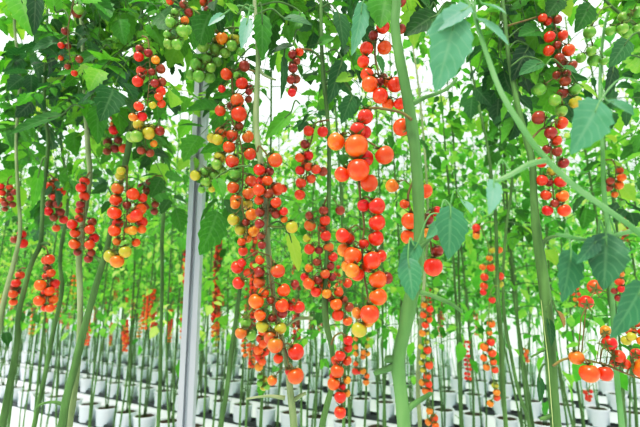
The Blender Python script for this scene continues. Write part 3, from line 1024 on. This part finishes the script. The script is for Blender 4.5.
cluster('small hanging bunch of green and yellow tomatoes against the steel post', 1.0, '''
218,166,10G 212.5,174,12G 197,176.7,10Y 204,172,9G 206,182,10G 202,190,7G 222,170,8G 211,188,7Y''', [(240, 140), (230, 148)], [(222, 158), (210, 168), (204, 180)], STALK_G)
cluster('yellow-orange bunch at the lower end of the mixed red and green truss', .98, '''
234,219.7,12Y 239.7,229,11Y 252,215,11A 254,231,11A 235.5,204.5,9A 242,242,8R 243,251,9R 246,222,8B 247,238,8A''', [(243, 196), (242, 203)], [(243, 212), (246, 222), (247, 234), (244, 246)])
cluster('dark red bunch hanging close on the thin stem, half-way up', .93, '''
260,171,11R 261,180,11R 260,192,11R 259,200,9R 276,162,14M 276.5,188,13R 269,171,9B 276.5,203.5,10R 268,182,10R 269,194,10B 260,212,9B
276,214,9B 284,212,8R 284,219,7A 260,224,9B 261,236,8B 262,245,8B 272,208,9B''', [(257, 152), (259, 146), (264, 151)], [(267, 156), (268, 170), (268, 190), (268, 215), (266, 235)])
cluster('single bright yellow-green tomato on a short stalk, right of the thin stem', .94, '292,227.5,12Y', [(268, 226), (280, 227)], [(286, 226), (290, 223)], STALK_G)
cluster('long lower bunch of orange tomatoes ripening yellow in its middle, on the thin stem', .92, '''
260,260,9O 237,267,13R 243,263,8R 260,272,10B 278.5,271,14M 239,283,12R 259,282,12M 284,290,13O 248,273,9R 257.5,301,15O 282.7,305,13O
299,307,11R 295,284,8B 291,306,10R 261,314.5,11O 282,313,10B 263,326,13Y 280.6,328,12Y 271,337,14M 276.5,343.5,15M 272,318,9B
296,351.5,16R 278.5,358,9O 296,374.5,16R 272.5,380,9O 289,372,8R 264,293,10O 271,300,8B''', [(270, 256), (272, 262)], [(270, 275), (272, 292), (274, 315), (280, 335), (286, 352), (289, 368)])
cluster('three small green tomatoes beside the lower orange bunch', 1.0, '245.5,323,10G 242,332.5,11M 251,335,10G', [(254, 306), (250, 312)], [(247, 317), (247, 328)], STALK_G)
cluster('narrow column of small orange tomatoes ending in green ones, below the lower orange bunch', 1.45, '''
260,339,8R 264,343,8O 259,349.5,9O 264,353,8O 259.5,357.5,9O 263,361,7O 259,366.5,8A 260,376.5,6G 264,380,6Y 260,383,6G 263,388,7Y 267,386.5,6G 262,332,7O''',
        [(238, 312), (250, 320)], [(261, 330), (262, 350), (261, 370), (263, 384)], STALK_G)
cluster('small brownish-red column of tomatoes high up against the bright gap', 1.02, '''
292.5,55.5,8B 292.5,62,8B 293,69,9B 295.5,77,9B 291,81,8B 293,87,8B 292,93,8R 299.5,51,8O 297,62,7B''', [(312, 50), (304, 49)], [(295, 50), (294, 62), (293, 80), (292, 90)])
cluster('dark red bunch with two fruit at its head, left of the biggest orange bunch', 1.1, '''
308.7,131,10R 322.7,132,10R 305,144,9B 308,155,10R 300,159,9R 300,170,9R 308.7,167,9M 316,171,9M 323,171,9B 301,183,10R 311,178,9M
300,195,10R 283,188,8R 305,163,8R''', [(329, 120), (322, 121)], [(315, 124), (312, 138), (308, 152), (307, 168), (305, 186)])
cluster('long bunch of small red and brown tomatoes behind the biggest orange bunch', 1.12, '''
323.6,211,9B 325,220.5,10R 340,210.5,9B 310,225,12M 309.5,216,8B 322,228,8R 325.7,236,10R 328.5,247,10M 309.5,249,10R 307,238,8Y 333,257,9R
309,268,8A 304.5,277,8R 309,283.5,11O 316,291.5,10O 325,274,9M 325,285,11O 326.6,293.5,9A 332,277,8B 338.5,292,9R 347.5,283,9R 336,304,12O
338,315,11O 349,307,9B 347.5,321,9O 318,280,9B 330,266,9B 317,262,8B 344,300,8B 319,250,8B 330,298,8B''', [(328, 196), (325, 202)], [(322, 214), (319, 234), (320, 256), (324, 278), (332, 295), (342, 312)])
cluster('low bunch of bright red tomatoes hanging beside the slim green stem', 1.05, '''
348,340,9R 348,348,9R 340,355,10R 347,361,9R 336,361,9R 337,370,13R 334,377,8R 333.5,383,12O 340,396,11R 340,411.5,11O 347,380,7A 347,394,7A 342,387,7R''',
        [(331, 345), (335, 336), (342, 333)], [(344, 340), (343, 355), (341, 372), (341, 392), (342, 404)])
cluster('small thin bunch of pin-sized orange tomatoes right of the low red bunch', 2.1, '''
356,339,5A 356,347,5A 356,354,5A 356,364,5O 355,371,6R 368,339,4Y 367.5,346,5Y 368,354,5A 363,352,5A 363,357,5A 363,371,6A 366,382,6A 367,376,5O 359,372,5R''',
        [(372, 326), (366, 328)], [(362, 338), (361, 352), (360, 368), (365, 378)], STALK_G)
cluster('thin column of small orange tomatoes hanging right of the thick stem low down', 1.8, '''
424.6,305,6A 429.5,309,6O 424,315,6O 429.5,319.5,6O 425,325,6O 422,333,6A 427,333,5Y 427,342,5Y 421,346.5,5Y 427.5,350,7O 423,356,5Y
429,365,7O 422,363,5Y 423,370,5Y 428,377,7O 423,383,6A 428.7,384,6O 425,391,6A 430,391,6O 433,360,4G 429.5,411,6A 435,419,7O 428.7,422.5,6A 435,425,6O''',
        [(423, 296), (425, 297)], [(427, 305), (426, 330), (426, 355), (426, 380), (429, 400), (432, 418)], STALK_G, gain=1.15)
cluster('string of small orange tomatoes low beside the thin stem, left of the right-hand stem', 1.7, '''
484,292,6R 492,300,6R 492,324,7O 481,336,5G 491,342,7O 484,347,7O 492,353,7O 484,358,6O 493.5,362,6O 487,367.5,6A 495,370,6O 489,350,5O
496,386,6Y 496,392,6A 497.5,398,6O 491,404,6A 490,333,5A''', [(498, 286), (494, 286)], [(490, 295), (489, 320), (488, 345), (491, 365), (494, 385), (494, 398)], STALK_G, gain=1.15)
cluster('faded red and yellow bunch of small tomatoes above the low orange string', 1.8, '''
475.6,228,7R 476,236,6A 492,250,6Y 491,267.5,7O 483,267,6A 484,277,7R 484,286,7R 500,276,7O 500,284,6Y 499,250,6A 490,258,6A 478,232,6R''',
        [(497, 222), (490, 222)], [(482, 226), (488, 245), (488, 262), (488, 280)], STALK_G, gain=1.15)
cluster('red bunch high at right, dark and green toward its lower end', 1.0, '''
541,20,8R 549,19,9R 556,21,8B 548,38.5,10R 562.5,35,10R 548.5,51,10R 566.5,52,11R 564,61,10B 570.5,67,9B 563,83,10B 564,92,10B 573,91,10G
552.5,102,11G 561,111,11G 573,104,12Y 539,90,12G 556,46,8B 557,60,9B 558,74,8B 566,74,8B''', [(507, 26), (524, 21), (540, 17)], [(552, 20), (557, 36), (559, 55), (562, 75), (563, 95)])
cluster('narrow column of red tomatoes hanging beside the right-hand stem', 1.0, '''
537,119,13B 560,124,12R 548.6,134,11B 557,140,10R 555,131,9B 540,163,10R 563.5,163,10B 540.5,181,10R 559,182,12R 546,195,10R 560,197,12O
548.6,210,10R 561.5,211,12O 552,171,9Y 549,148,9B 556,152,9B 550,182,8B 553,204,8B''', [(531, 140), (536, 134), (544, 128)], [(550, 130), (551, 150), (551, 170), (553, 190), (554, 205)])
cluster('few hard green tomatoes on thin stalks near the upper right bunch', 1.15, '''
587.5,34.5,11G 596,58,11G 589,53,9G 582,57,9G 603,62,7G''', [(611, 6), (601, 10), (596, 20)], [(590, 26), (592, 44)], STALK_G)
cluster('round green unripe tomatoes on the arched dark branch at the top right', 1.1, '611,30,9G 620,31,10G 630,31,9G 624,16,9G 635,14,10G 637,28,8G', [(630, 20), (626, 22)], [(620, 24), (612, 25)], STALK_G)
cluster('large red tomatoes on a curved purple-brown stalk at the lower right', .85, '''
591.5,287,14R 584,302,13R 604.7,342,13R 602,330,9A 575,357,14A 582.5,371,18O 600.6,372,14R 615,355.5,12R 637,354,10R 635,367,18O 623.5,363.5,9R 612,347,9A 619,363,9R
606,333,8A''', [(553, 366), (562, 360), (575, 358)], [(590, 361), (606, 365), (620, 371), (638, 378), (650, 381)])
cluster('yellow and red tomatoes at the right edge above the curved stalk', .95, '''
630,341,9Y 637,340,9A 637,322.5,9R 634,331.5,10R 629,336,8Y 641,332,9O''', [(650, 318), (642, 316)], [(636, 322), (633, 332)], STALK_G)
cluster('small faded bunch of orange tomatoes beside the pale stem at the right', 1.45, '620,281.6,8O 620,289,7R 620,298,7B 622,274,6A 616,291,6B', [(612, 264), (618, 266)], [(621, 274), (620, 290)], STALK_G)
cluster('small brown bunch behind the diagonal shoot at the right', 1.5, '608,182,7B 608,188,7B 619,178.5,8O 620,185,8O 621,170,7R 622,203,6G 613,186,7B 616,194,6A', [(604, 160), (612, 160)], [(616, 168), (614, 184)])
cluster('narrow bunch high at left, red down one side and brown down the other', .88, '''
140,49,8B 140,58,9R 140,69,10R 140.5,77,8B 140,84,10R 157,62,8A 160,68,9B 160,80,9B 160,90,9O 156,85,8B 160,98,8R 149,54,8B 140.5,108,9O 141,115,9R
134,118,8A 153,105.5,7Y 160,102,8R 152,72,7B''', [(142, 36), (147, 38)], [(149, 48), (150, 66), (149, 85), (147, 105)])
cluster('cluster of pale green and yellow tomatoes above the long orange bunch at left', 1.0, '''
140,126,10Y 149,127,10Y 132,136.5,11G 140.5,139.5,11G 150,134.5,12Y 160,131,9B 142,151,8B 149,152,8B 139,118,8R 153,143,7A''', [(132, 120), (138, 116)], [(143, 118), (144, 132), (146, 146)], STALK_G)
cluster('scattered brown-red tomatoes left of the pale green cluster', 1.35, '115,118,8B 115,131,9R 123,148,9R 114,148,8B 107,142,8B 113,124,7A 118,140,7B 108,152,7B', [(128, 110), (122, 110)], [(117, 116), (116, 130), (114, 144)])
cluster('long orange bunch hanging on the leaning stem at left, greenish-yellow at its tip', 1.15, '''
119,175,9Y 123.5,172,8Y 119,189,11M 116,200,12O 118,214,13O 135,195,11O 141,197,9R 139,208.5,12O 133.5,218,10O 141,217,11O 116,223,10R
116.5,231,11O 117,241.5,8A 127,244,10G 129,252.5,11Y 110.6,256,13Y 120,261.5,13A 139.5,221,10R 134.5,231,9A 141,229,8O 134,242,8O 128,230,7A 127,205,8B''',
        [(124, 168), (127, 166)], [(127, 176), (127, 195), (127, 215), (124, 235), (122, 250)])
cluster('slim dark brown bunch just right of the long orange bunch at left', 1.6, '''
141,186,7B 147,191,8B 145.5,198,8B 146,206,8B 154.5,187.5,7B 154.5,196,7B 155,204,7B 153.5,211,7B 149,182,7B''', [(162, 176), (156, 176)], [(151, 180), (150, 195), (150, 208)])
cluster('pair of short red columns of tomatoes either side of the upright stem', 1.2, '''
79,218,8R 75.5,225,9R 75.5,233,9R 75.5,244,10R 92,222,8B 92,230,9R 92,237.5,9R 91.5,245,9R 87,258.5,8B 76,252,7B 84,181,9R 84,189,9R 84,196,9R 82,205,8B
92,253,7B 78,210,7R''', [(90, 172), (87, 176)], [(86, 190), (84, 210), (84, 230), (84, 250)])
cluster('red bunch beside the crooked stem near the left edge', 1.6, '''
52,187,9R 51,195,8B 62,192,8R 49,204,8B 60,205,8B 51,212,8R 60,218.5,8R 60,212,8B 56,198,7R 55,218,7B 56,228,7R 53,181,7R''', [(46, 176), (50, 175)], [(56, 184), (56, 200), (56, 218)])
cluster('brown-red bunch of tiny tomatoes cut by the left edge', 1.5, '3,187,6R 3,193,6R 7,193,6B 12,199,6B 11,204,6B 6,204,6B 2,200,6R 8,187,6R -2,190,6R 14,192,6B 4,209,5B', [(12, 176), (9, 178)], [(7, 186), (7, 198)])
cluster('bright orange bunch low at left, hanging right of the bent stem', 1.5, '''
45,260,9R 52,259.5,9R 45,285,10O 52.5,283.5,9R 52,273,8R 43,293,9O 51,291,9O 42,300.5,10O 51,299.5,9O 51,308,8O 45,276,8R 47,268,7B 44,308,7O''', [(42, 246), (46, 248)], [(48, 256), (48, 275), (47, 295)])
cluster('pair of red tomatoes above the low arched stem at the left edge', 1.55, '20,234,8R 21,243,9R 18,240,7B', [(17, 222), (19, 225)], [(20, 229), (20, 238)])
cluster('small red bunch low on the left, between the two bare leaning stems', 1.6, '19,275,8R 18,283,8R 12,287,8B 15,294,8R 13,302,7O 20,291,7B', [(26, 268), (22, 268)], [(18, 272), (17, 286), (15, 298)])
cluster('topmost bunch of yellow-green tomatoes left of the steel post line', .9, '''
172.7,26,10G 177.6,38,10G 184.6,35,11G 168.5,43.6,10G 178,46,10G 187,29,9G 171,19,8G 175,12,8G 168,35,8G 184.5,20,8A 188,11,8B 184,5,8B 170,1,7R 178,28,7G''', [(200, 14), (190, 8)], [(180, 10), (178, 26), (177, 40)], STALK_G)
cluster('big cluster of unripe green tomatoes with two turning orange, above the mixed truss', 1.05, '''
208,40,12G 217.5,37.5,10Y 223.5,42,12A 234.5,39,11Y 205,50.6,12G 215,48.5,11G 206.5,60,12G 233,48.5,10G 225,52.5,10G 241,52,9G 217.7,29.5,9G
197.5,67,12G 208,75,12G 200.4,79,12G 191,74.6,10G 212,70,9G 217,61,9G''', [(256, 30), (240, 28), (228, 28)], [(220, 32), (216, 46), (208, 60), (202, 74)], STALK_G)
cluster('few red tomatoes at the very top edge above the green cluster', 1.1, '208,8.5,9B 214,7.5,9B 203.5,1,8R 215,0,9R 209,-3,9R', [(222, -10), (216, -10)], [(210, -6), (210, 4)])
cluster('half-ripe tomatoes hidden in the leaves at the upper left', 1.06, '74,10,9B 80,11,9G 64,30,7B 66,44,6B 62,46,6R 80,60,7B 67,66,6B 73,72,6R 60,57,5R', [(80, -4), (76, -4)], [(72, 8), (68, 32), (70, 60)])
FAR = 'tiny red bunches far behind the stems'
for k, (x, y0, y1, Y, c) in enumerate(((62, 300, 322, 2.6, 'RB'), (90, 265, 300, 2.4, 'BO'), (135, 282, 312, 2.6, 'RB'), (26, 262, 292, 2.6, 'RB'), (160, 255, 285, 2.8, 'RO'), (112, 262, 290, 2.2, 'RB'), (250, 300, 330, 2.6, 'RB'), (180, 232, 262, 2.6, 'RB'), (212, 262, 312, 2.4, 'BR'), (225, 268, 314, 3.2, 'RB'), (235, 288, 318, 3.0, 'R'), (172, 318, 338, 3.2, 'AR'), (242, 345, 370, 3.3, 'RA'),
                                     (228, 318, 338, 3.0, 'RA'), (75, 285, 312, 2.6, 'RO'), (101, 280, 318, 2.6, 'RB'), (122, 270, 300, 2.6, 'RO'), (146, 290, 330, 3.0, 'RO'),
                                     (33, 300, 345, 2.2, 'RB'), (128, 320, 345, 3.2, 'RA'), (206, 232, 256, 2.4, 'BR'), (196, 250, 290, 2.8, 'RB'), (618, 215, 240, 2.4, 'BR'), (3, 225, 262, 2.6, 'RO'),
                                     (110, 332, 352, 3.0, 'RO'), (560, 392, 402, 3.0, 'R'), (515, 350, 362, 2.6, 'AO'), (470, 228, 250, 2.4, 'RB'))):
    rq = random.Random(k)
    # hang it on the row plant whose stem passes closest to that place
    ym = (y0 + y1) / 2
    best = min((q for q in ROOTS if abs(q[1] - Y) < .9), key=lambda q: abs(320 + F * q[0] / tdepth(ym, q[1]) - x))
    Y = best[1] - .05
    x = 320 + F * best[0] / tdepth(ym, best[1]) + 1
    d = 9.5 / Y * 1.25
    s = ''
    y = y0
    while y < y1:
        for sx in (-1, 1):
            s += f' {x + sx * d * .48 + rq.uniform(-.8, .8):.1f},{y + rq.uniform(-1, 1):.1f},{d * rq.uniform(.8, 1.1):.1f}{rq.choice(c)}'
        y += d * .95
    cluster('tiny bunch of red tomatoes far behind the stems', Y, s, [(x + 4, y0 - 8), (x + 2, y0 - 6)], [(x, y0 - 2), (x, (y0 + y1) / 2), (x, y1)], STALK_G, FAR, calyx=False)


# ------------------------------------------------------------------ light, sky, camera
w = bpy.data.worlds.new('World')
bpy.context.scene.world = w
w.use_nodes = True
nt = w.node_tree
nt.nodes.clear()
out = nt.nodes.new('ShaderNodeOutputWorld')
bg = nt.nodes.new('ShaderNodeBackground')
tc = nt.nodes.new('ShaderNodeTexCoord')
sx = nt.nodes.new('ShaderNodeSeparateXYZ')
nt.links.new(tc.outputs['Generated'], sx.inputs[0])
rp = ramp(nt, [(0.0, '#bcc6c6'), (0.35, '#cdd6d4'), (0.75, '#f4f8f8'), (1.0, '#ffffff')])
nt.links.new(sx.outputs['Z'], rp.inputs['Fac'])
nt.links.new(rp.outputs['Color'], bg.inputs['Color'])
bg.inputs['Strength'].default_value = 2.5
nt.links.new(bg.outputs[0], out.inputs[0])

sun = bpy.data.lights.new('sun', 'SUN')
sun.energy = 4.0
sun.angle = math.radians(14)
sun.color = (1.0, .97, .92)
so = bpy.data.objects.new('sun', sun)
COL.objects.link(so)
so.rotation_euler = (math.radians(24), math.radians(-16), 0)

cam = bpy.data.cameras.new('camera')
cam.sensor_width = 36
cam.lens = 36 * F / 640
cam.clip_start = .05
cam.clip_end = 200
cam.dof.use_dof = True
cam.dof.focus_distance = .85
cam.dof.aperture_fstop = 4.5
co = bpy.data.objects.new('camera', cam)
COL.objects.link(co)
co.location = (0, 0, CAM_H)
co.rotation_euler = (math.radians(90) + PITCH, 0, 0)
sc = bpy.context.scene
sc.camera = co
sc.view_settings.view_transform = 'Standard'
sc.view_settings.look = 'None'
sc.view_settings.exposure = -0.28
sc.view_settings.use_curve_mapping = True
cv = sc.view_settings.curve_mapping
cc = cv.curves[3]
cc.points.new(0.22, 0.165)
cc.points.new(0.65, 0.70)
cv.update()
